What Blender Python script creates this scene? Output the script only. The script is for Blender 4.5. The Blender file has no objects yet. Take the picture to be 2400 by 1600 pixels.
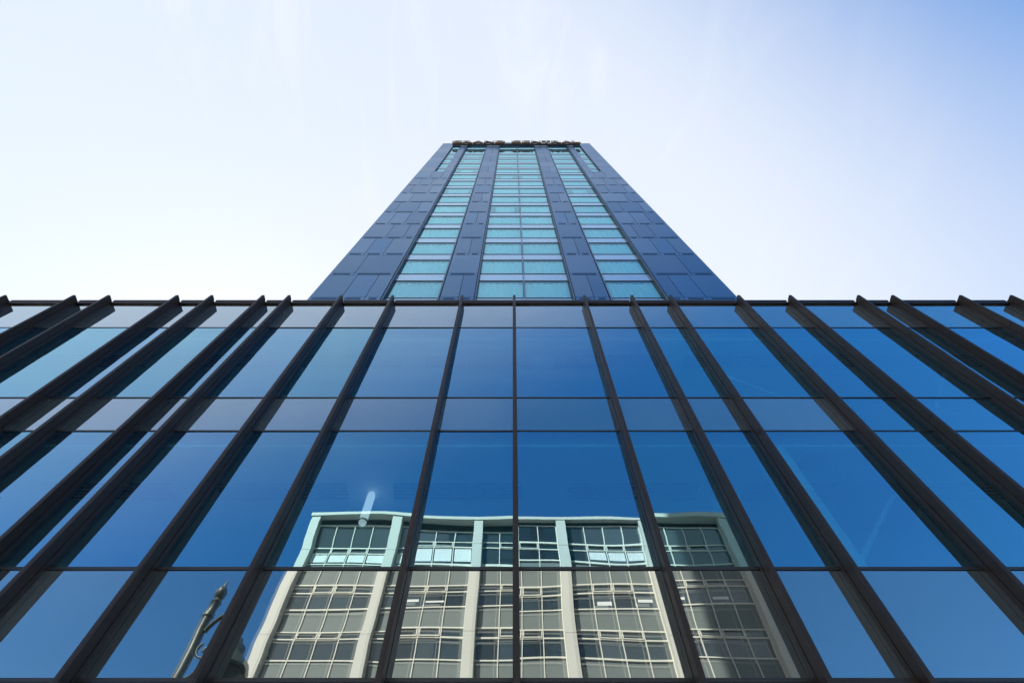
import bpy, bmesh, math, random
from mathutils import Vector, Matrix
random.seed(7)
S = bpy.context.scene
C = S.collection
R = math.radians

# ---------------------------------------------------------------- camera
EYE = 1.6
cam_d = bpy.data.cameras.new('camera'); cam = bpy.data.objects.new('camera', cam_d); C.objects.link(cam)
cam.location = (0, 0, EYE)
cam.rotation_euler = (R(90 + 64.0), 0, 0)
cam_d.sensor_width = 36; cam_d.lens = 20.0; cam_d.shift_x = -.0008; cam_d.clip_end = 5000; cam_d.clip_start = 0.05
S.camera = cam

# ---------------------------------------------------------------- sky and sun
SUN_EL, SUN_AZ = 44.0, -35.1          # azimuth measured from +Y (facade normal) towards +X
W = bpy.data.worlds.new('World'); S.world = W; W.use_nodes = True
wn, wl = W.node_tree.nodes, W.node_tree.links
for n in list(wn): wn.remove(n)
wo = wn.new('ShaderNodeOutputWorld'); bg = wn.new('ShaderNodeBackground')
sky = wn.new('ShaderNodeTexSky'); sky.sky_type = 'NISHITA'; sky.sun_disc = False
sky.sun_elevation = R(SUN_EL); sky.sun_rotation = R(SUN_AZ)
sky.altitude = 0; sky.air_density = 1.0; sky.dust_density = 1.0; sky.ozone_density = 1.0
bg.inputs[1].default_value = 0.10
# thin high haze: a white aureole spreading from the sun, streaked by faint cirrus
wtc = wn.new('ShaderNodeTexCoord')
dot = wn.new('ShaderNodeVectorMath'); dot.operation = 'DOT_PRODUCT'
dot.inputs[1].default_value = (math.sin(R(SUN_AZ)) * math.cos(R(SUN_EL)), math.cos(R(SUN_AZ)) * math.cos(R(SUN_EL)), math.sin(R(SUN_EL)))
wl.new(wtc.outputs['Generated'], dot.inputs[0])
mr = wn.new('ShaderNodeMapRange'); mr.interpolation_type = 'SMOOTHSTEP'
mr.inputs['From Min'].default_value = .19; mr.inputs['From Max'].default_value = .68; mr.inputs['To Min'].default_value = 0; mr.inputs['To Max'].default_value = .83
wl.new(dot.outputs['Value'], mr.inputs['Value'])
wmp = wn.new('ShaderNodeMapping'); wmp.inputs['Scale'].default_value = (3.2, 1.1, 1.6); wmp.inputs['Rotation'].default_value = (0, 0, R(35))
wl.new(wtc.outputs['Generated'], wmp.inputs['Vector'])
wnz = wn.new('ShaderNodeTexNoise'); wnz.inputs['Scale'].default_value = 2.3; wnz.inputs['Detail'].default_value = 9; wnz.inputs['Roughness'].default_value = .62; wnz.inputs['Distortion'].default_value = .9
wl.new(wmp.outputs[0], wnz.inputs['Vector'])
mr2 = wn.new('ShaderNodeMapRange'); mr2.inputs['From Min'].default_value = .52; mr2.inputs['From Max'].default_value = .80; mr2.inputs['To Min'].default_value = 0; mr2.inputs['To Max'].default_value = .20
wl.new(wnz.outputs[0], mr2.inputs['Value'])
cir = wn.new('ShaderNodeMath'); cir.operation = 'MULTIPLY_ADD'; wl.new(mr2.outputs[0], cir.inputs[0]); wl.new(mr.outputs[0], cir.inputs[1]); wl.new(mr.outputs[0], cir.inputs[2])
hsv = wn.new('ShaderNodeHueSaturation'); hsv.inputs['Saturation'].default_value = 1.40; wl.new(sky.outputs[0], hsv.inputs['Color'])
# paler air low down on the sun's side
dot2 = wn.new('ShaderNodeVectorMath'); dot2.operation = 'DOT_PRODUCT'; dot2.inputs[1].default_value = (.32, .88, .34); wl.new(wtc.outputs['Generated'], dot2.inputs[0])
mr3 = wn.new('ShaderNodeMapRange'); mr3.interpolation_type = 'SMOOTHSTEP'
mr3.inputs['From Min'].default_value = .20; mr3.inputs['From Max'].default_value = .78; mr3.inputs['To Min'].default_value = 1; mr3.inputs['To Max'].default_value = .36
wl.new(dot2.outputs['Value'], mr3.inputs['Value'])
inv = wn.new('ShaderNodeMath'); inv.operation = 'SUBTRACT'; inv.use_clamp = True; inv.inputs[0].default_value = 1; wl.new(cir.outputs[0], inv.inputs[1])
pr = wn.new('ShaderNodeMath'); pr.operation = 'MULTIPLY'; wl.new(inv.outputs[0], pr.inputs[0]); wl.new(mr3.outputs[0], pr.inputs[1])
cir = wn.new('ShaderNodeMath'); cir.operation = 'SUBTRACT'; cir.inputs[0].default_value = 1; wl.new(pr.outputs[0], cir.inputs[1])
veil = wn.new('ShaderNodeMix'); veil.data_type = 'RGBA'; veil.inputs['B'].default_value = (2.68, 2.82, 3.02, 1)
wl.new(cir.outputs[0], veil.inputs['Factor']); wl.new(hsv.outputs[0], veil.inputs['A'])
wl.new(veil.outputs['Result'], bg.inputs[0]); wl.new(bg.outputs[0], wo.inputs[0])
sd = bpy.data.lights.new('sun', 'SUN'); sd.energy = 5.0; sd.angle = R(0.53); sd.color = (1, .95, .87)
so = bpy.data.objects.new('sun', sd); C.objects.link(so)
sv = Vector((math.sin(R(SUN_AZ)) * math.cos(R(SUN_EL)), math.cos(R(SUN_AZ)) * math.cos(R(SUN_EL)), math.sin(R(SUN_EL))))
so.rotation_euler = sv.to_track_quat('Z', 'Y').to_euler(); so.location = sv * 200
vs = S.view_settings; vs.view_transform = 'Standard'; vs.look = 'None'; vs.gamma = 1; vs.use_curve_mapping = False
vs.exposure = 1.77

# ---------------------------------------------------------------- materials
def mat(name):
    m = bpy.data.materials.new(name); m.use_nodes = True
    nt = m.node_tree
    for n in list(nt.nodes): nt.nodes.remove(n)
    o = nt.nodes.new('ShaderNodeOutputMaterial')
    return m, nt.nodes, nt.links, o
def math_n(N, L, op, a, b=None, c=None):
    n = N.new('ShaderNodeMath'); n.operation = op
    for i, v in enumerate((a, b, c)):
        if v is None: continue
        if isinstance(v, (int, float)): n.inputs[i].default_value = v
        else: L.new(v, n.inputs[i])
    return n.outputs[0]
def solid(name, col, rough=.5, metal=0., spec=.5, var=.12, scale=3., bump=0., coat=0.):
    m, N, L, o = mat(name)
    p = N.new('ShaderNodeBsdfPrincipled')
    tc = N.new('ShaderNodeTexCoord'); oi = N.new('ShaderNodeObjectInfo')
    nz = N.new('ShaderNodeTexNoise'); nz.noise_dimensions = '4D'; nz.inputs['Scale'].default_value = scale; nz.inputs['Detail'].default_value = 5
    L.new(tc.outputs['Object'], nz.inputs['Vector'])
    L.new(math_n(N, L, 'MULTIPLY', oi.outputs['Random'], 37.), nz.inputs['W'])
    mx = N.new('ShaderNodeMix'); mx.data_type = 'RGBA'
    mx.inputs['A'].default_value = (*[c * (1 - var) for c in col], 1); mx.inputs['B'].default_value = (*[min(1, c * (1 + var)) for c in col], 1)
    L.new(nz.outputs[0], mx.inputs['Factor']); L.new(mx.outputs['Result'], p.inputs['Base Color'])
    p.inputs['Metallic'].default_value = metal; p.inputs['Specular IOR Level'].default_value = spec; p.inputs['Coat Weight'].default_value = coat
    L.new(math_n(N, L, 'MULTIPLY_ADD', nz.outputs[0], rough * .4, rough * .8), p.inputs['Roughness'])
    if bump:
        b = N.new('ShaderNodeBump'); b.inputs['Distance'].default_value = bump
        L.new(nz.outputs[0], b.inputs['Height']); L.new(b.outputs[0], p.inputs['Normal'])
    L.new(p.outputs[0], o.inputs[0])
    return m
def glass(name, base, gcol, back, warp=.002, wscale=.7, seed=0., opaque=False, tintvar=.1, power=1.0, ghost=0., gvar=0.):
    """coated glazing: a warped mirror layer over either a tinted see-through body or an opaque back panel"""
    m, N, L, o = mat(name)
    tc = N.new('ShaderNodeTexCoord'); oi = N.new('ShaderNodeObjectInfo')
    rnd = math_n(N, L, 'MULTIPLY_ADD', oi.outputs['Random'], 91., seed)
    hs = None
    for (sc, amp, vec) in ((wscale, warp, (1, 1, 1)), (wscale, warp * .35, (.35, 1, 3.2))):
        mp = N.new('ShaderNodeMapping'); mp.inputs['Scale'].default_value = vec
        L.new(tc.outputs['Object'], mp.inputs['Vector'])
        nz = N.new('ShaderNodeTexNoise'); nz.noise_dimensions = '4D'; nz.inputs['Scale'].default_value = sc; nz.inputs['Detail'].default_value = .6
        L.new(mp.outputs[0], nz.inputs['Vector']); L.new(rnd, nz.inputs['W'])
        h = math_n(N, L, 'MULTIPLY', nz.outputs[0], amp)
        hs = h if hs is None else math_n(N, L, 'ADD', hs, h)
    bp = N.new('ShaderNodeBump'); bp.inputs['Distance'].default_value = 1.0; bp.inputs['Strength'].default_value = 1.0
    L.new(hs, bp.inputs['Height'])
    g = N.new('ShaderNodeBsdfGlossy'); g.inputs['Roughness'].default_value = 0.0
    g.inputs['Color'].default_value = (*gcol, 1); L.new(bp.outputs[0], g.inputs['Normal'])
    if gvar:                                        # coating batches differ slightly from pane to pane
        gc = N.new('ShaderNodeMix'); gc.data_type = 'RGBA'
        gc.inputs['A'].default_value = (gcol[0] * (1 - 1.3 * gvar), min(1, gcol[1] * (1 + gvar)), gcol[2] * .97, 1); gc.inputs['B'].default_value = (gcol[0] * (1 + gvar), gcol[1] * (1 - gvar), gcol[2], 1)
        wv = N.new('ShaderNodeTexWhiteNoise'); wv.noise_dimensions = '1D'; L.new(rnd, wv.inputs['W'])
        L.new(wv.outputs['Value'], gc.inputs['Factor']); L.new(gc.outputs['Result'], g.inputs['Color'])
    if ghost:                                       # weaker second image from the inner face of the unit
        g2 = N.new('ShaderNodeBsdfGlossy'); g2.inputs['Roughness'].default_value = 0.0; g2.inputs['Color'].default_value = (*gcol, 1)
        gv = N.new('ShaderNodeVectorMath'); gv.operation = 'ADD'; gv.inputs[1].default_value = (.004, 0, .0035); L.new(bp.outputs[0], gv.inputs[0])
        gn = N.new('ShaderNodeVectorMath'); gn.operation = 'NORMALIZE'; L.new(gv.outputs[0], gn.inputs[0]); L.new(gn.outputs[0], g2.inputs['Normal'])
        gm = N.new('ShaderNodeMixShader'); gm.inputs[0].default_value = ghost; L.new(g.outputs[0], gm.inputs[1]); L.new(g2.outputs[0], gm.inputs[2]); g = gm
    fr = N.new('ShaderNodeFresnel'); fr.inputs['IOR'].default_value = 1.52
    fac = math_n(N, L, 'SUBTRACT', 1.0, math_n(N, L, 'MULTIPLY', math_n(N, L, 'POWER', math_n(N, L, 'SUBTRACT', 1.0, fr.outputs[0]), power), 1 - base))
    bcol = N.new('ShaderNodeMix'); bcol.data_type = 'RGBA'
    bcol.inputs['A'].default_value = (*[c * (1 - tintvar) for c in back], 1); bcol.inputs['B'].default_value = (*[min(1, c * (1 + tintvar)) for c in back], 1)
    L.new(oi.outputs['Random'], bcol.inputs['Factor'])
    if opaque:
        b = N.new('ShaderNodeBsdfDiffuse')
    else:
        b = N.new('ShaderNodeBsdfTransparent')
    L.new(bcol.outputs['Result'], b.inputs['Color'])
    mx = N.new('ShaderNodeMixShader')
    L.new(fac, mx.inputs[0]); L.new(b.outputs[0], mx.inputs[1]); L.new(g.outputs[0], mx.inputs[2])
    L.new(mx.outputs[0], o.inputs[0])
    return m
M = {}
M['bronze'] = solid('bronze_metal', (.027, .0165, .0135), .45, 0, .30, .25, 2.5)
M['bronze_dark'] = solid('bronze_gasket', (.014, .013, .016), .5)
M['vision'] = glass('vision_glass', .25, (.56, .86, 1.0), (.28, .70, .90), warp=.0084, gvar=.03, tintvar=.25, wscale=.62, power=4)
M['inner'] = glass('inner_glass', .09, (.7, .9, 1.0), (.95, .97, .97), warp=.0060, wscale=.62, seed=13.)
M['spandrel'] = glass('spandrel_glass', .21, (.86, .94, .93), (.055, .066, .068), warp=.0058, tintvar=.5, ghost=.16, wscale=.62, opaque=True, power=4)
M['ceiling'] = solid('ceiling_white', (.86, .87, .87), .8, var=.03)
M['slab'] = solid('slab_grey', (.22, .23, .24), .8, var=.05)
M['floor_in'] = solid('carpet_grey', (.55, .55, .53), .9)
M['inner_wall'] = solid('inner_wall_grey', (.65, .66, .66), .8, var=.05)
M['slot_and_shade'] = solid('grille_and_shade_dark', (.008, .008, .009), .8)
M['column'] = solid('column_white', (.82, .82, .80), .5, var=.04)
M['panel'] = solid('tower_panel_metal', (.072, .178, .290), .30, .76, .5, .05, .25)
def islands(m, amt, tilt):
    N, L = m.node_tree.nodes, m.node_tree.links
    p = [n for n in N if n.type == 'BSDF_PRINCIPLED'][0]; src = p.inputs['Base Color'].links[0].from_socket
    geo = N.new('ShaderNodeNewGeometry'); k = math_n(N, L, 'MULTIPLY_ADD', geo.outputs['Random Per Island'], 2 * amt, 1 - amt)
    v = N.new('ShaderNodeVectorMath'); v.operation = 'SCALE'; L.new(src, v.inputs[0]); L.new(k, v.inputs['Scale']); L.new(v.outputs[0], p.inputs['Base Color'])
    wn_ = N.new('ShaderNodeTexWhiteNoise'); wn_.noise_dimensions = '1D'; L.new(geo.outputs['Random Per Island'], wn_.inputs['W'])
    a = N.new('ShaderNodeVectorMath'); a.operation = 'SUBTRACT'; L.new(wn_.outputs['Color'], a.inputs[0]); a.inputs[1].default_value = (.5, .5, .5)
    b = N.new('ShaderNodeVectorMath'); b.operation = 'SCALE'; L.new(a.outputs[0], b.inputs[0]); b.inputs['Scale'].default_value = tilt
    c = N.new('ShaderNodeVectorMath'); c.operation = 'ADD'; L.new(geo.outputs['Normal'], c.inputs[0]); L.new(b.outputs[0], c.inputs[1])
    d = N.new('ShaderNodeVectorMath'); d.operation = 'NORMALIZE'; L.new(c.outputs[0], d.inputs[0]); L.new(d.outputs[0], p.inputs['Normal'])
islands(M['panel'], .12, .04)
M['panel_gap'] = solid('tower_joint', (.015, .02, .03), .6)
M['louvre'] = solid('tower_louvre', (.05, .125, .22), .4, .75)
M['tower_glass'] = glass('tower_glass', .30, (.56, .95, 1.0), (.60, .95, .98), warp=.0012, wscale=.5)
M['tower_spandrel'] = glass('tower_spandrel_glass', .42, (.74, .92, 1.0), (.28, .36, .48), warp=.0012, wscale=.5, opaque=True)
M['tower_frame'] = solid('tower_frame_dark', (.018, .02, .026), .4)
M['tower_mullion'] = solid('tower_mullion_grey', (.16, .21, .29), .35, .3)
M['curtain'] = solid('curtain_sheer', (.86, .88, .88), .9, var=.06)
M['room'] = solid('room_dark', (.10, .12, .13), .9)
M['gold'] = solid('sign_gold', (.20, .095, .024), .35, .4, .5, .25, 6)
M['sign_face'] = solid('sign_face', (.42, .36, .36), .3)
M['white_metal'] = solid('painted_white_frame', (.70, .665, .575), .6, spec=.2, var=.15, scale=4)
M['white_pier'] = solid('white_cladding', (.52, .505, .455), .6, spec=.2, var=.08, scale=1.2)
M['grey_panel'] = solid('grey_infill_panel', (.148, .168, .164), .6, 0, .15, .14, .8)
M['opp_glass'] = glass('opposite_window_glass', .10, (.85, .92, .95), (.034, .048, .056), warp=.0015, wscale=.8, opaque=True, tintvar=.5)
M['blind'] = solid('vertical_blind_white', (.75, .75, .73), .7)
M['opp_roof'] = solid('roof_felt', (.12, .12, .12), .9)
M['lamp'] = solid('green_black_iron', (.020, .032, .029), .45, 0, .35, .2, 8)
M['lamp_glass'] = solid('lamp_glass_smoked', (.10, .10, .10), .2)
M['asphalt'] = solid('asphalt', (.075, .075, .075), .9, var=.25, scale=14, bump=.01)
M['paving'] = solid('paving_stone', (.24, .235, .22), .8, var=.12, scale=5)
M['kerb'] = solid('kerb_granite', (.36, .35, .33), .7, var=.15, scale=20)
M['ground'] = solid('ground_mix', (.12, .12, .115), .95, var=.2, scale=.3)
M['line'] = solid('road_paint', (.75, .72, .62), .7)

# ---------------------------------------------------------------- mesh helpers
class MB:
    def __init__(self): self.v = []; self.f = []; self.m = []
    def box(self, x0, x1, y0, y1, z0, z1, m=0):
        b = len(self.v)
        self.v += [(x0, y0, z0), (x1, y0, z0), (x1, y1, z0), (x0, y1, z0), (x0, y0, z1), (x1, y0, z1), (x1, y1, z1), (x0, y1, z1)]
        for q in ((0, 3, 2, 1), (4, 5, 6, 7), (0, 1, 5, 4), (1, 2, 6, 5), (2, 3, 7, 6), (3, 0, 4, 7)):
            self.f.append([b + i for i in q]); self.m.append(m)
        return self
    def quad(self, pts, m=0):
        b = len(self.v); self.v += [tuple(p) for p in pts]; self.f.append(list(range(b, b + len(pts)))); self.m.append(m); return self
    def tube(self, p0, p1, r0, r1=None, n=16, m=0, cap=True):
        r1 = r0 if r1 is None else r1
        p0, p1 = Vector(p0), Vector(p1); q = (p1 - p0).to_track_quat('Z', 'Y'); b = len(self.v)
        for p, r in ((p0, r0), (p1, r1)):
            for i in range(n):
                a = 2 * math.pi * i / n
                self.v.append(tuple(p + q @ Vector((r * math.cos(a), r * math.sin(a), 0))))
        for i in range(n):
            j = (i + 1) % n; self.f.append([b + i, b + j, b + n + j, b + n + i]); self.m.append(m)
        if cap:
            self.f.append([b + i for i in reversed(range(n))]); self.f.append([b + n + i for i in range(n)]); self.m += [m, m]
        return self
    def lathe(self, c, prof, n=24, m=0):
        b = len(self.v)
        for r, z in prof:
            for i in range(n):
                a = 2 * math.pi * i / n; self.v.append((c[0] + r * math.cos(a), c[1] + r * math.sin(a), c[2] + z))
        for k in range(len(prof) - 1):
            for i in range(n):
                j = (i + 1) % n; self.f.append([b + k * n + i, b + k * n + j, b + (k + 1) * n + j, b + (k + 1) * n + i]); self.m.append(m)
        self.f.append([b + i for i in reversed(range(n))]); self.m.append(m)
        e = b + (len(prof) - 1) * n; self.f.append([e + i for i in range(n)]); self.m.append(m)
        return self
    def sweep(self, pts, r, n=10, m=0):
        b = len(self.v); pts = [Vector(p) for p in pts]
        for k, p in enumerate(pts):
            t = (pts[min(k + 1, len(pts) - 1)] - pts[max(k - 1, 0)]).normalized()
            s = t.cross(Vector((0, 1, 0)));  s = s.normalized() if s.length > 1e-4 else Vector((1, 0, 0)); u = t.cross(s)
            rr = r[k] if isinstance(r, (list, tuple)) else r
            for i in range(n):
                a = 2 * math.pi * i / n; self.v.append(tuple(p + s * rr * math.cos(a) + u * rr * math.sin(a)))
        for k in range(len(pts) - 1):
            for i in range(n):
                j = (i + 1) % n; self.f.append([b + k * n + i, b + k * n + j, b + (k + 1) * n + j, b + (k + 1) * n + i]); self.m.append(m)
        self.f.append([b + i for i in reversed(range(n))]); e = b + (len(pts) - 1) * n; self.f.append([e + i for i in range(n)]); self.m += [m, m]
        return self
    def build(self, name, mats, parent=None, loc=(0, 0, 0), smooth=False, bevel=0):
        me = bpy.data.meshes.new(name)
        me.from_pydata([tuple(Vector(v) - Vector(loc)) for v in self.v], [], self.f)
        for mm in (mats if isinstance(mats, (list, tuple)) else [mats]): me.materials.append(mm)
        for p, mi in zip(me.polygons, self.m): p.material_index = mi
        bm = bmesh.new(); bm.from_mesh(me); 
        if self.flat_only is False: bmesh.ops.recalc_face_normals(bm, faces=bm.faces)
        bm.to_mesh(me); bm.free()
        if smooth:
            for p in me.polygons: p.use_smooth = True
            me.set_sharp_from_angle(angle=R(40))
        o = bpy.data.objects.new(name, me); C.objects.link(o)
        if parent is not None:
            o.parent = parent
            pw = Vector((0, 0, 0)); q = parent
            while q is not None: pw += q.location; q = q.parent
            o.location = Vector(loc) - pw
        else:
            o.location = loc
        if bevel:
            b = o.modifiers.new('bevel', 'BEVEL'); b.width = bevel; b.segments = 2; b.limit_method = 'ANGLE'
        return o
    flat_only = False
def thing(name, label, cat, loc=(0, 0, 0), group=None):
    o = bpy.data.objects.new(name, None); C.objects.link(o); o.location = loc
    o['label'] = label; o['category'] = cat
    if group: o['group'] = group
    o.empty_display_size = .5
    return o
def structure(o): o['kind'] = 'structure'; return o

# ---------------------------------------------------------------- ground
ROAD0, ROAD1 = -15.5, -4.5
structure(MB().box(-900, 900, -900, 900, -.5, -.12).build('ground', M['ground']))
structure(MB().box(-200, 200, ROAD0, ROAD1, -.119, -.1).build('road', M['asphalt']))
pv = MB(); pv.box(-200, 200, ROAD1 + .15, 40, -.119, 0); structure(pv.build('pavement', M['paving']))
pv = MB(); pv.box(-200, 200, -60, ROAD0 - .15, -.119, 0); structure(pv.build('pavement_far', M['paving']))
kb = MB(); kb.box(-200, 200, ROAD1, ROAD1 + .15, -.119, .012); kb.box(-200, 200, ROAD0 - .15, ROAD0, -.119, .012); structure(kb.build('kerb', M['kerb']))
lm = MB()
for i in range(-20, 21): lm.box(i * 6., i * 6. + 3, -10.06, -9.94, -.1, -.096)
structure(lm.build('road_markings', M['line']))

# ---------------------------------------------------------------- podium
GY = 5.0
Z = lambda h: h + EYE
FINS = [-17.4, -15.8, -14.9, -13.32, -11.72, -10.13, -9.33, -7.75, -6.95, -5.765, -5.163, -3.963, -2.774, -1.17, .033, 1.65, 2.748, 3.637, 5.212, 6.405, 7.982, 8.771, 10.338, 11.51, 13.1, 14.3, 15.9, 16.7]
PX0, PX1 = -17.4, 16.7
pod = thing('glass_building', 'low wide building of blue glass panes with dark bronze fins, below the tower', 'building', (0, GY, 0))
ROWS = [(12.19, 10.91, 's'), (10.91, 8.11, 'v'), (8.11, 7.155, 's'), (7.155, 4.54, 'v'), (4.54, 3.275, 's'), (3.275, -1.5, 'v')]
FT = .03
def pane(x0, x1, z0, z1, kind, tilt=.0022):
    cx, cz = (x0 + x1) / 2, (z0 + z1) / 2
    hw, hh = (x1 - x0) / 2, (z1 - z0) / 2
    mb = MB(); mb.flat_only = True
    mb.quad([(-hw, 0, -hh), (hw, 0, -hh), (hw, 0, hh), (-hw, 0, hh)], 0)
    if kind == 'v':
        mb.quad([(-hw, .024, -hh), (hw, .024, -hh), (hw, .024, hh), (-hw, .024, hh)], 1)
        o = mb.build('window_pane', [M['vision'], M['inner']], pod)
    else:
        mb.quad([(-hw, .03, hh), (hw, .03, hh), (hw, .03, -hh), (-hw, .03, -hh)], 1)
        o = mb.build('spandrel_panel', [M['spandrel'], M['slab']], pod)
    o.location = (cx, 0, cz)
    o.rotation_euler = (random.uniform(-tilt, tilt), 0, random.uniform(-tilt, tilt))
    return o
for i in range(len(FINS) - 1):
    x0, x1 = FINS[i] + FT, FINS[i + 1] - FT
    for (ht, hb, k) in ROWS:
        kk = 'v' if (k == 's' and ht == 8.11 and FINS[i] > 5.0) else k
        pane(x0, x1, Z(hb) + (.019 if hb < 5 else .011), Z(ht) - (.019 if ht < 5 else .011), kk)
# fins
for fx in FINS:
    m = MB()
    jh = (10.3, 6.9, 10.75, 7.3)[FINS.index(fx) % 4]                            # splice between two lengths
    m.box(fx - .030, fx + .030, GY - .205, GY - .075, .15, Z(jh) - .004); m.box(fx - .030, fx + .030, GY - .205, GY - .075, Z(jh) + .004, Z(12.28))   # outer blade
    m.box(fx - .022, fx + .022, GY - .075, GY - .062, .15, Z(12.275))           # shadow groove
    m.box(fx - .034, fx + .034, GY - .062, GY + .06, .15, Z(12.26))             # mullion body
    m.box(fx - .010, fx + .010, GY - .209, GY - .205, .15, Z(12.27))            # front rib
    m.build('fin', M['bronze'], pod, loc=(fx, GY, 0), bevel=.003)
# transoms
for (ht, hb, k) in ROWS[1:]:
    m = MB()
    for i in range(len(FINS) - 1):
        th = .021 if ht < 5 else .013
        m.box(FINS[i] + .034, FINS[i + 1] - .034, GY - .010, GY + .05, Z(ht) - th, Z(ht) + th)
    m.build('transom', M['bronze_dark'], pod)
m = MB()
m.box(2.782, 3.603, GY - .09, GY - .021, Z(3.275) - .12, Z(3.275) - .03); m.build('door_head', M['bronze'], pod, bevel=.004)
# coping with two ledges
m = MB()
for i in range(len(FINS) - 1):
    a, b = FINS[i] + .034, FINS[i + 1] - .034
    m.box(a, b, GY - .045, GY + .25, Z(12.19), Z(12.25))
    m.box(a, b, GY - .02, GY + .25, Z(12.25), Z(12.285))
    m.box(a, b, GY - .05, GY + .25, Z(12.285), Z(12.36))
m.build('coping', M['bronze'], pod, bevel=.004)
m = MB(); m.box(PX0 - .3, PX1 + .3, GY + .25, 34, Z(12.0), Z(12.3)); m.build('roof', M['opp_roof'], pod)
m = MB(); m.box(PX0 - .3, PX0 - .05, GY, 34, 0, Z(12.0)); m.box(PX1 + .05, PX1 + .3, GY, 34, 0, Z(12.0)); m.box(PX0 - .05, PX1 + .05, 33.7, 34, 0, Z(12.0)); m.build('wall', M['panel'], pod)
# interior: slabs, ceilings, floors, back wall
for (cz, fz) in ((10.6, 12.16), (6.94, 8.02), (3.0, 4.45)):
    m = MB(); m.box(PX0, PX1, GY + .13, 14, Z(cz) + .05, Z(fz) - .02); m.build('floor_slab', M['slab'], pod)
    m = MB(); m.box(PX0, PX1, GY + .13, 14, Z(cz), Z(cz) + .049); m.build('ceiling', M['ceiling'], pod)
    if fz < 10:
        m = MB(); m.box(PX0, PX1, GY + .13, 14, Z(fz) - .019, Z(fz)); m.build('floor', M['floor_in'], pod)
m = MB(); m.box(PX0, PX1, 14.01, 14.2, 0, Z(11.9)); m.build('back_wall', M['inner_wall'], pod)
for k in range(-6, 6):
    for (cz, dy0, dy1, x0, wd) in ((10.6, .49, .76, -1.84, 2.2), (6.94, .82, 1.12, -1.85, 2.0)):
        xa = x0 + k * 2.72
        if xa < PX0 or xa + wd > PX1: continue
        m = MB(); st = (dy1 - dy0) / 9
        for s in range(5): m.box(xa, xa + wd, GY + dy0 + 2 * s * st, GY + dy0 + (2 * s + 1) * st, Z(cz) - .012, Z(cz) - .001)
        m.build('ceiling_grille', M['slot_and_shade'], pod)
def column(x, y, z0, z1, r):
    m = MB(); m.tube((x, y, z0), (x, y, z1), r, n=24); m.tube((x, y, z1 - .42), (x, y, z1 - .36), r + .012, n=24)
    m.build('column', M['column'], pod, smooth=True)
tm_, tN, tL, tO = mat('column_glow')
te = tN.new('ShaderNodeEmission'); te.inputs['Color'].default_value = (1, .60, .56, 1); te.inputs['Strength'].default_value = .48; tL.new(te.outputs[0], tO.inputs[0])  # glow added to a white interior column so it shows bright
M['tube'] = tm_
m = MB(); m.lathe((-2.19, 6.0, Z(6.25)), [(.02, 0), (.05, .02), (.062, .06), (.062, .60), (.056, .64), (.04, .67), (.015, .68)], n=24); tl = m.build('glowing_column', M['tube'], pod, smooth=True)
m = MB(); m.tube((-2.19, 6.0, Z(6.3)), (-2.19, 6.0, Z(6.33)), .068, n=24); m.build('ring', M['slot_and_shade'], tl)
for (x, y) in ((3.16, 6.2), (-9.5, 6.1), (9.9, 6.2)):
    column(x, y, Z(4.45), Z(6.93), .075)
for (a, b) in (((4.1, 5.85, 4.95), (5.95, 5.85, 6.93)), ((4.2, 5.85, 10.59), (6.3, 5.85, 8.4)), ((9.1, 5.85, 10.5), (7.6, 5.85, 8.6))):
    m = MB(); m.tube((a[0], a[1], Z(a[2])), (b[0], b[1], Z(b[2])), .04, n=16); m.build('brace', M['column'], pod, smooth=True)
m = MB(); m.box(4.33, 4.70, GY + .22, GY + .52, Z(6.93) - .06, Z(6.93) - .002); m.build('ceiling_unit', M['slab'], pod)
m = MB(); m.box(5.1, 6.2, GY + .6, GY + 1.6, Z(6.93) - .22, Z(6.93) - .002); m.build('ceiling_unit', M['slab'], pod)
m = MB(); m.box(3.70, 4.05, GY + .14, GY + .44, Z(4.45), Z(6.93)); m.build('pilaster', M['column'], pod)

# ---------------------------------------------------------------- tower
TY, TCX = 9.4, .53
TB, TT = Z(12.305), Z(78.5)
tow = thing('tower', 'tall blue grey hotel tower with stacked window bands rising behind the low glass building', 'tower', (TCX, TY, TB))
FL = 3.296; G0 = Z(24.06)
nfloor = 17
ks = list(range(-3, nfloor))
HW = 9.55
TYB = TY + 21
def tx(x): return TCX + x
m = MB(); RC = .16
# core with recessed strips
m.box(tx(-HW + .06), tx(HW - .06), TY + RC + .25, TYB, TB, TT - .1); m.build('core_wall', M['panel_gap'], tow)
strips = [(-6.33, -3.87), (-2.2, 2.2), (3.87, 6.33)]
zones = [(-HW - .12, -6.43), (-3.80, -2.27), (2.27, 3.80), (6.43, HW)]
PAN = [MB() for _ in range(4)]; LOU = [MB() for _ in range(4)]; GAP = [MB() for _ in range(4)]; pan = PAN[0]
def panel(x0, x1, z0, z1):
    g = .012
    pan.box(tx(x0) + g, tx(x1) - g, TY, TY + .06, z0 + g, z1 - g)
dtop = G0 + 10 * FL + 0.0       # the short outer columns start here
DZ = [(-8.17, -7.17), (7.10, 8.10)]
for zi, ((a, b), gap) in enumerate(zip(zones, GAP)):
    if zi in (1, 2):
        gap.box(tx(a) + .02, tx(b) - .02, TY + .07, TY + RC + .24, TB, TT - .4); continue
    da, db = DZ[0] if zi == 0 else DZ[1]
    gap.box(tx(a) + .02, tx(b) - .02, TY + .07, TY + RC + .24, TB, G0 + 10 * FL - .045)
    gap.box(tx(a) + .02, tx(da) - .031, TY + .07, TY + RC + .24, G0 + 10 * FL - .045, TT - .4)
    gap.box(tx(db) + .031, tx(b) - .02, TY + .07, TY + RC + .24, G0 + 10 * FL - .045, TT - .4)
    gap.box(tx(da) - .031, tx(db) + .031, TY + .07, TY + RC + .24, TT - 2.0, TT - .4)
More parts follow.
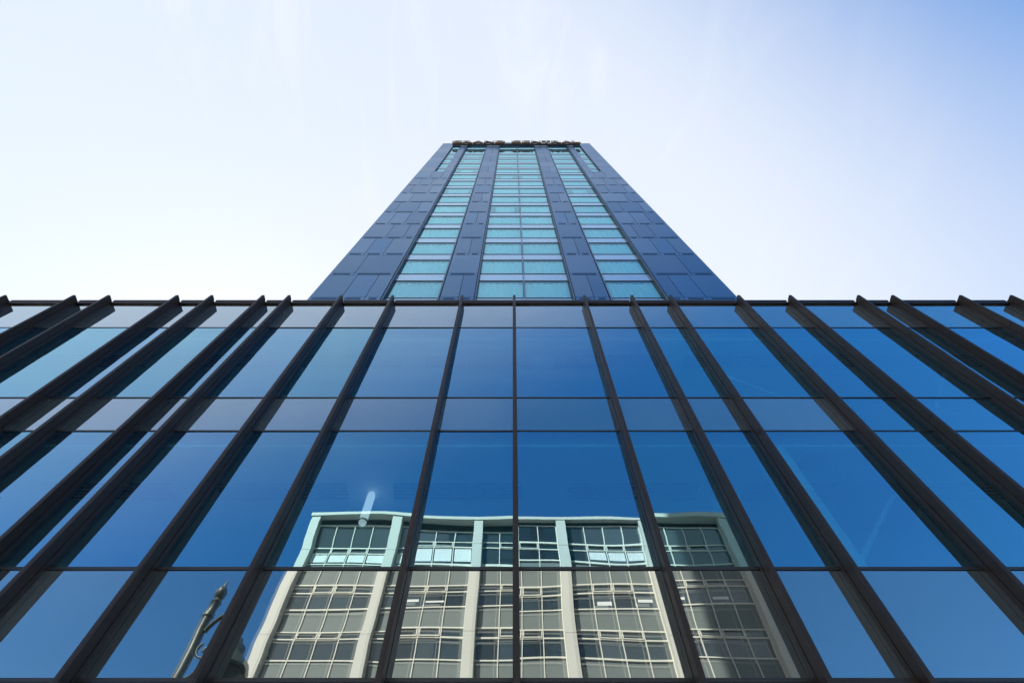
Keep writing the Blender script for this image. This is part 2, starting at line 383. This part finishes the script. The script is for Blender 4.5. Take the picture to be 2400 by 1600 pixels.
for k in ks:
    z0 = G0 + k * FL + 2.69 - FL; z1 = z0 + FL
    zt = min(z1, TT - .35)
    for zi, (a, b) in enumerate(zones):
        subs = [(a, b)]; pan, lou = PAN[zi], LOU[zi]
        outer = zi in (0, 3)
        dcol = None
        if outer and k >= 10:
            dcol = DZ[0] if zi == 0 else DZ[1]
            subs = [(a, dcol[0]), (dcol[1], b)]
            if k == 10: panel(dcol[0], dcol[1], z0, G0 + 10 * FL - .05)
        for (p, q) in subs:
            if q - p < .3: cuts = []
            elif dcol: cuts = []
            elif outer:
                w = q - p
                base = [.30, .62] if (k % 2 == 0) else [.22, .70]
                if k % 3 == 0: base = [.45, .78]
                if k % 5 == 1: base = [.38]
                if zi == 3: base = [1 - t for t in reversed(base)]
                cuts = [p + w * t for t in base]
            else:
                cuts = [p + (q - p) * .55] if k % 2 == 0 else []
            xs = [p] + cuts + [q]
            for s in range(len(xs) - 1):
                panel(xs[s], xs[s + 1], z0 + .37, zt)
                panel(xs[s], xs[s + 1], z0, z0 + .37)
                w_ = xs[s + 1] - xs[s]
                if w_ > .5 and k < 10:
                    for r_ in range(5):
                        lou.box(tx(xs[s]) + .18, tx(xs[s + 1]) - .18, TY - .006, TY - .001, z0 + .08 + r_ * .045, z0 + .10 + r_ * .045)
for zi in range(4):
    PAN[zi].build('facade_panel', M['panel'], tow); GAP[zi].build('joint_backing', M['panel_gap'], tow); LOU[zi].build('louvre', M['louvre'], tow)
# strip jambs
m = MB()
for (a, b) in strips:
    for s, x in ((-1, a), (1, b)):
        x0, x1 = sorted((x, x + s * .035)); m.box(tx(x0), tx(x1), TY - .03, TY + RC + .2, TB, TT - 2.0)
for i, (a, b) in enumerate(DZ):
    for s, x in ((-1, a), (1, b)):
        x0, x1 = sorted((x, x + s * .03)); m.box(tx(x0), tx(x1), TY + .002, TY + RC + .2, G0 + 10 * FL, TT - 2.0)
m.build('jamb', M['tower_mullion'], tow)
m = MB()
for (a, b) in strips:                      # dark lining of each recess
    m.box(tx(a), tx(a) + .03, TY + .0, TY + RC, TB, TT - 2.0); m.box(tx(b) - .03, tx(b), TY + .0, TY + RC, TB, TT - 2.0)
for (a, b) in DZ:
    m.box(tx(a), tx(a) + .02, TY + .0, TY + RC, G0 + 10 * FL, TT - 2.0); m.box(tx(b) - .02, tx(b), TY + .0, TY + RC, G0 + 10 * FL, TT - 2.0)
m.build('recess_lining', M['tower_frame'], tow)
def curtain_mesh(w, h):
    nx = int(w / .03); vs_, fs = [], []
    ph = [random.uniform(0, 6.28) for _ in range(6)]
    def off(x):
        return .028 * math.sin(x * 21 + ph[0] + 1.2 * math.sin(x * 3 + ph[1])) + .014 * math.sin(x * 47 + ph[2]) + .02 * math.sin(x * 6 + ph[3])
    for i in range(nx + 1):
        x = -w / 2 + w * i / nx
        vs_ += [(x, off(x) * 1.15, -h / 2), (x, off(x) * .6, h / 2)]
    for i in range(nx): fs.append((2 * i, 2 * i + 2, 2 * i + 3, 2 * i + 1))
    me = bpy.data.meshes.new('curtain'); me.from_pydata(vs_, [], fs); me.materials.append(M['curtain'])
    for p in me.polygons: p.use_smooth = True
    return me
cur = {2: [curtain_mesh(2.36, 2.16) for _ in range(3)], 1: [curtain_mesh(2.1, 2.16) for _ in range(3)], 0: [curtain_mesh(.95, 2.16) for _ in range(2)]}
def tower_window(xa, xb, k, kind):
    z0 = G0 + k * FL; z1 = z0 + 2.25
    yg = TY + RC
    mb = MB(); mb.flat_only = True
    cx, cz = tx((xa + xb) / 2), (z0 + z1) / 2; hw, hh = (xb - xa) / 2, (z1 - z0) / 2
    mb.quad([(cx - hw, yg, z0 + .025), (cx + hw, yg, z0 + .025), (cx + hw, yg, z1 - .025), (cx - hw, yg, z1 - .025)])
    o = mb.build('window', M['tower_glass'], tow, loc=(cx, yg, cz))
    o.rotation_euler = (random.uniform(-.0015, .0015), 0, random.uniform(-.0015, .0015))
    f = MB()
    f.box(tx(xa), tx(xb), yg - .03, yg + .03, z0 - .04, z0 + .026); f.box(tx(xa), tx(xb), yg - .03, yg + .03, z1 - .026, z1 + .04)
    for xx in (xa, xb - .02): f.box(tx(xx), tx(xx + .02), yg - .03, yg + .03, z0 + .026, z1 - .026)
    f.build('frame', M['tower_frame'], o, loc=(cx, yg, cz))
    c = bpy.data.objects.new('curtain', random.choice(cur[kind])); C.objects.link(c); c.parent = o
    c.location = (0, .11, -.02)
    if k > 4 and random.random() < .16: c.scale.x = random.uniform(.5, .75)
    if k > 5: c.scale.y = .2
    if z1 + .04 < TT - 2.4:
        s = MB(); s.flat_only = True
        zt = min(z0 + FL - .04, TT - 2.1)
        s.quad([(tx(xa), yg - .01, z1 + .04), (tx(xb), yg - .01, z1 + .04), (tx(xb), yg - .01, zt), (tx(xa), yg - .01, zt)])
        so_ = s.build('spandrel_panel', M['tower_spandrel'], tow, loc=(cx, yg, (z1 + zt) / 2))
for k in ks:
    if G0 + k * FL > TT - 3: break
    tower_window(-6.33 + .03, -3.87 - .03, k, 2)
    tower_window(-2.2 + .03, -.03, k, 1); tower_window(.03, 2.2 - .03, k, 1)
    tower_window(3.87 + .03, 6.33 - .03, k, 2)
    if k >= 10:
        tower_window(DZ[0][0] + .02, DZ[0][1] - .02, k, 0); tower_window(DZ[1][0] + .02, DZ[1][1] - .02, k, 0)
m = MB(); m.box(tx(-.03), tx(.03), TY + RC - .09, TY + RC + .03, TB, TT - 2.0); m.build('mullion', M['tower_mullion'], tow)
# parapet and returns
m = MB()
m.box(tx(-HW), tx(HW), TY + .0005, TY + .3, TT - 2.0, TT - .36) if False else None
m.box(tx(-6.43), tx(6.43), TY - .004, TY + .4, TT - 2.0, TT - .345); m.box(tx(-HW - .13), tx(HW + .01), TY - .012, TYB, TT - .345, TT)
m.build('parapet', M['panel'], tow, bevel=.01)
m = MB()
for s in (-1, 1):
    for k in ks:
        z0 = G0 + k * FL + 2.69 - FL; z1 = min(z0 + FL, TT - .36)
        for j in range(7):
            y0 = TY + .07 + j * 2.98; x0, x1 = sorted((tx(s * (HW - .06)), tx(HW if s > 0 else -HW - .12)))
            m.box(x0, x1, y0, y0 + 2.96, z0 + .012, z1 - .012)
m.box(tx(-HW + .0), tx(HW - .0), TYB, TYB + .06, TB, TT - .36)
m.build('side_cladding', M['panel'], tow)

# ---------------------------------------------------------------- rooftop sign
sgn = thing('roof_sign', 'long gold letter sign reading GRAND CENTRAL along the top edge of the tower', 'sign', (TCX, TY, Z(75.9)))
word = 'GRAND CENTRAL'
adv = {'G': 1.32, 'R': 1.22, 'A': 1.30, 'N': 1.32, 'D': 1.32, 'C': 1.25, 'E': 1.10, 'T': 1.12, 'L': 1.02, ' ': .62}
tot = sum(adv[c] for c in word); sx = 16.5 / tot
x = TCX - 16.5 / 2 - .12
for c in word:
    a = adv[c] * sx
    if c != ' ':
        cu = bpy.data.curves.new('letter', 'FONT'); cu.body = c; cu.size = 2.45; cu.extrude = .1; cu.offset = .03; cu.align_x = 'CENTER'
        to = bpy.data.objects.new('tmp', cu); C.objects.link(to)
        bpy.context.view_layer.update()
        me = bpy.data.meshes.new_from_object(to.evaluated_get(bpy.context.evaluated_depsgraph_get()))
        bpy.data.objects.remove(to)
        xs = [v.co.x for v in me.vertices]; w0 = max(xs) - min(xs); mx_ = (max(xs) + min(xs)) / 2
        for v in me.vertices: v.co.x = (v.co.x - mx_) * (a * .90 / w0)
        me.materials.clear(); me.materials.append(M['gold']); me.materials.append(M['sign_face'])
        for p in me.polygons: p.material_index = 1 if p.normal.z > .9 else 0
        o = bpy.data.objects.new('letter', me); C.objects.link(o); o.parent = sgn
        o.rotation_euler = (R(90), 0, 0); o.location = (x + a / 2 - TCX, -.375, 0.02)
    x += a
m = MB(); m.box(tx(-8.2), tx(8.0), TY - .30, TY - .08, Z(75.9) - .10, Z(75.9) + .10); m.box(tx(-8.2), tx(8.0), TY - .27, TY - .20, Z(75.9) + 1.1, Z(75.9) + 1.2)
m.build('rail', M['tower_frame'], sgn)
m = MB()
for i in range(14):
    xx = tx(-7.9 + i * 1.2); m.box(xx, xx + .06, TY - .08, TY - .01, Z(75.9) - .03, Z(75.9) + .03)
m.build('bracket', M['tower_frame'], sgn)

# ---------------------------------------------------------------- building across the street (seen in the panes)
OY = -20.0; OT = Z(32.2)
opp = thing('office_block', 'white framed office block across the street, mirrored in the lower glass panes', 'building', (.4, OY, 0))
PIER = [-14.5 + 6.0 * i for i in range(6)]
OX0, OX1 = PIER[0] - .35, PIER[-1] + .35
m = MB(); m.box(OX0, OX1, OY - 16, OY - .72, 0, OT - .3); m.build('wall', M['opp_roof'], opp)
m = MB(); m.box(OX0 - .1, OX1 + .1, OY - 16.5, OY + .06, OT - .32, OT); m.build('roof', M['white_pier'], opp)
for px in PIER:
    m = MB()
    zc = OT - .325
    js = [0] + [OT - .75 - 2.2 - 3.35 * 2 * i for i in range(4, -1, -1)] + [zc]
    for i in range(len(js) - 1):
        m.box(px - .33, px + .33, OY - .71, OY, js[i] + .012, js[i + 1] - .012)
    m.build('pier', M['white_pier'], opp, loc=(px, OY, 0), bevel=.006)
m = MB(); m.box(OX0 + .7, OX1 - .7, OY - .71, OY - .5, Z(31.46), OT - .325); m.build('shaded_lintel', M['slot_and_shade'], opp)  # near-black colour stands in for the shadow under the roof edge
TOPS = [29.83 - 3.36 * i for i in range(9)]
low = MB(); lowp = MB(); lowg = MB()
YG = OY - .55
for b in range(5):
    xa, xb = PIER[b] + .33, PIER[b + 1] - .33; cw = (xb - xa) / 4
    for r, t in enumerate(TOPS):
        for c in range(4):
            x0, x1 = xa + c * cw, xa + (c + 1) * cw; cx = (x0 + x1) / 2
            zt = Z(t) if r else Z(31.45)
            zo1, zo0, zp0 = Z(t), Z(t) - .60, Z(t) - 1.80
            zs0 = Z(t) - 3.36
            fr = MB(); fw = .055
            fr.box(x0 - fw / 2, x0 + fw / 2, YG - .02, YG + .09, zs0, zt); 
            if c == 3: fr.box(x1 - fw, x1, YG - .02, YG + .09, zs0, zt)
            for zz in [zo1, zo0, zp0] + ([zt - .05] if r == 0 else []):
                fr.box(x0 + fw / 2, x1 - fw / 2, YG - .02, YG + .075, zz - .045, zz + .045)
            op = MB()
            if c in (1, 2):
                A, B = x0 + .06, x1 - .06; yy0, yy1 = YG + .076, YG + .115
                op.box(A, B, yy0, yy1, zo1 - .09, zo1 - .03); op.box(A, B, yy0, yy1, zo0 + .03, zo0 + .09)
                op.box(A, A + .06, yy0, yy1, zo0 + .09, zo1 - .09); op.box(B - .06, B, yy0, yy1, zo0 + .09, zo1 - .09)
            pn = MB(); pn.flat_only = True
            for (za, zb) in ((zp0, zo0), (zo0, zo1)) + (((zo1, zt),) if r == 0 else ()):
                pn.quad([(x1, YG, za), (x0, YG, za), (x0, YG, zb), (x1, YG, zb)])
            sp = MB(); sp.flat_only = True
            sp.quad([(x1, YG + .01, zs0), (x0, YG + .01, zs0), (x0, YG + .01, zp0), (x1, YG + .01, zp0)])
            if r < 4:
                w = fr.build('window', M['white_metal'], opp, loc=(cx, YG, zo0))
                p = pn.build('pane', M['opp_glass'], w, loc=(cx, YG, zo0))
                p.rotation_euler = (random.uniform(-.004, .004), 0, random.uniform(-.004, .004))
                if c in (1, 2): op.build('opener', M['white_metal'], w, loc=(cx, YG, zo0))
                sp.build('infill_panel', M['grey_panel'], opp, loc=(cx, YG, zs0))
                if (r == 0 and b in (0, 1)) or (r == 0 and b == 3 and c != 0) or (r == 1 and b in (1, 3, 4) and (c * 7 + b * 3) % 5 < 3):
                    bl = MB()
                    if r == 0:
                        for s in range(12):
                            xs = x0 + .1 + s * (cw - .2) / 12; bl.quad([(xs + .085, YG + .006, zp0 + .25), (xs, YG + .014, zp0 + .25), (xs, YG + .014, zo0 - .05), (xs + .085, YG + .006, zo0 - .05)])
                    else:
                        q0 = random.uniform(.3, .6); q1 = q0 + random.uniform(.12, .34); l0 = random.uniform(.05, .5); l1 = random.uniform(.05, .3)
                        bl.quad([(x1 - l0, YG + .012, zp0 + q0), (x0 + l1, YG + .012, zp0 + q0), (x0 + l1, YG + .012, zp0 + q1), (x1 - l0, YG + .012, zp0 + q1)])
                    bl.build('blind', M['blind'], w, loc=(cx, YG, zo0))
            else:
                for src, dst in ((fr, low), (op, low), (pn, lowg), (sp, lowp)):
                    o_ = len(dst.v); dst.v += src.v; dst.f += [[i + o_ for i in f] for f in src.f]; dst.m += src.m
for mb, nm, mt in ((low, 'lower_window_frames', M['white_metal']), (lowg, 'lower_panes', M['opp_glass']), (lowp, 'lower_infill_panels', M['grey_panel'])):
    mb.flat_only = nm != 'lower_window_frames'
    o = mb.build(nm, mt, opp); o['kind'] = 'stuff'

# ---------------------------------------------------------------- street lamp (seen in the panes)
LX, LY = -7.38, -2.0
DV = 10 - LY
tipz = Z(.8817 * DV)
lamp = thing('street_lamp', 'dark green iron street lamp with scroll bracket, mirrored in a lower left pane', 'street lamp', (LX, LY, 0))
m = MB()
m.lathe((LX, LY, 0), [(.26, 0), (.26, .5), (.22, .55), (.20, 1.4), (.15, 1.5), (.13, 2.0), (.12, tipz - 3.0), (.132, tipz - 2.98), (.132, tipz - 2.9), (.105, tipz - 2.86), (.098, tipz - 1.2), (.13, tipz - 1.18), (.132, tipz - 1.08), (.11, tipz - 1.02), (.105, tipz - .72), (.13, tipz - .68), (.085, tipz - .58)])
m.build('post', M['lamp'], lamp, loc=(LX, LY, 0), smooth=True)
m = MB(); m.lathe((LX, LY, tipz), [(.05, -.6), (.10, -.55), (.13, -.45), (.13, -.38), (.09, -.29), (.04, -.26), (.035, -.2), (.02, -.1), (.004, 0)]); m.build('finial', M['lamp'], lamp, loc=(LX, LY, tipz), smooth=True)
ca = []
for i in range(15):
    t = i / 14; ca.append((LX + .10 + 1.15 * t, LY + .3 * t, tipz - 1.55 + .42 * math.sin(math.pi * min(1, t * 1.25)) - 1.0 * max(0, t - .55)))
m = MB(); m.sweep(ca, .05); m.build('arm', M['lamp'], lamp, smooth=True)
m = MB()
sc = [(LX + .1, LY, tipz - 2.7)] + [(LX + .1 + .16 + .55 * t, LY + .12 * t, tipz - 2.6 + .95 * t) for t in [i / 8 for i in range(9)]]
m.sweep(sc, .035)
sp = [(LX + .34 + .22 * (1 - i / 26) * math.cos(i * .36 + 2.2), LY + .05, tipz - 2.02 + .22 * (1 - i / 26) * math.sin(i * .36 + 2.2)) for i in range(22)]
m.sweep(sp, .03)
m.lathe((LX + .17, LY + .02, tipz - 2.75), [(.02, -.09), (.08, -.05), (.08, .05), (.02, .09)], n=14)
m.build('bracket', M['lamp'], lamp, smooth=True)
ex, ey, ez = ca[-1]
m = MB(); m.lathe((ex, ey, ez), [(.42, -.72), (.45, -.68), (.40, -.52), (.26, -.40), (.20, -.30), (.19, -.16), (.10, -.10), (.06, .04), (.02, .06)]); m.build('lamp_shade', M['lamp'], lamp, loc=(ex, ey, ez), smooth=True)
m = MB(); m.lathe((ex, ey, ez - .74), [(.05, -.2), (.2, -.16), (.32, -.05), (.36, .015)]); m.build('lamp_bowl', M['lamp_glass'], lamp, loc=(ex, ey, ez - .74), smooth=True)
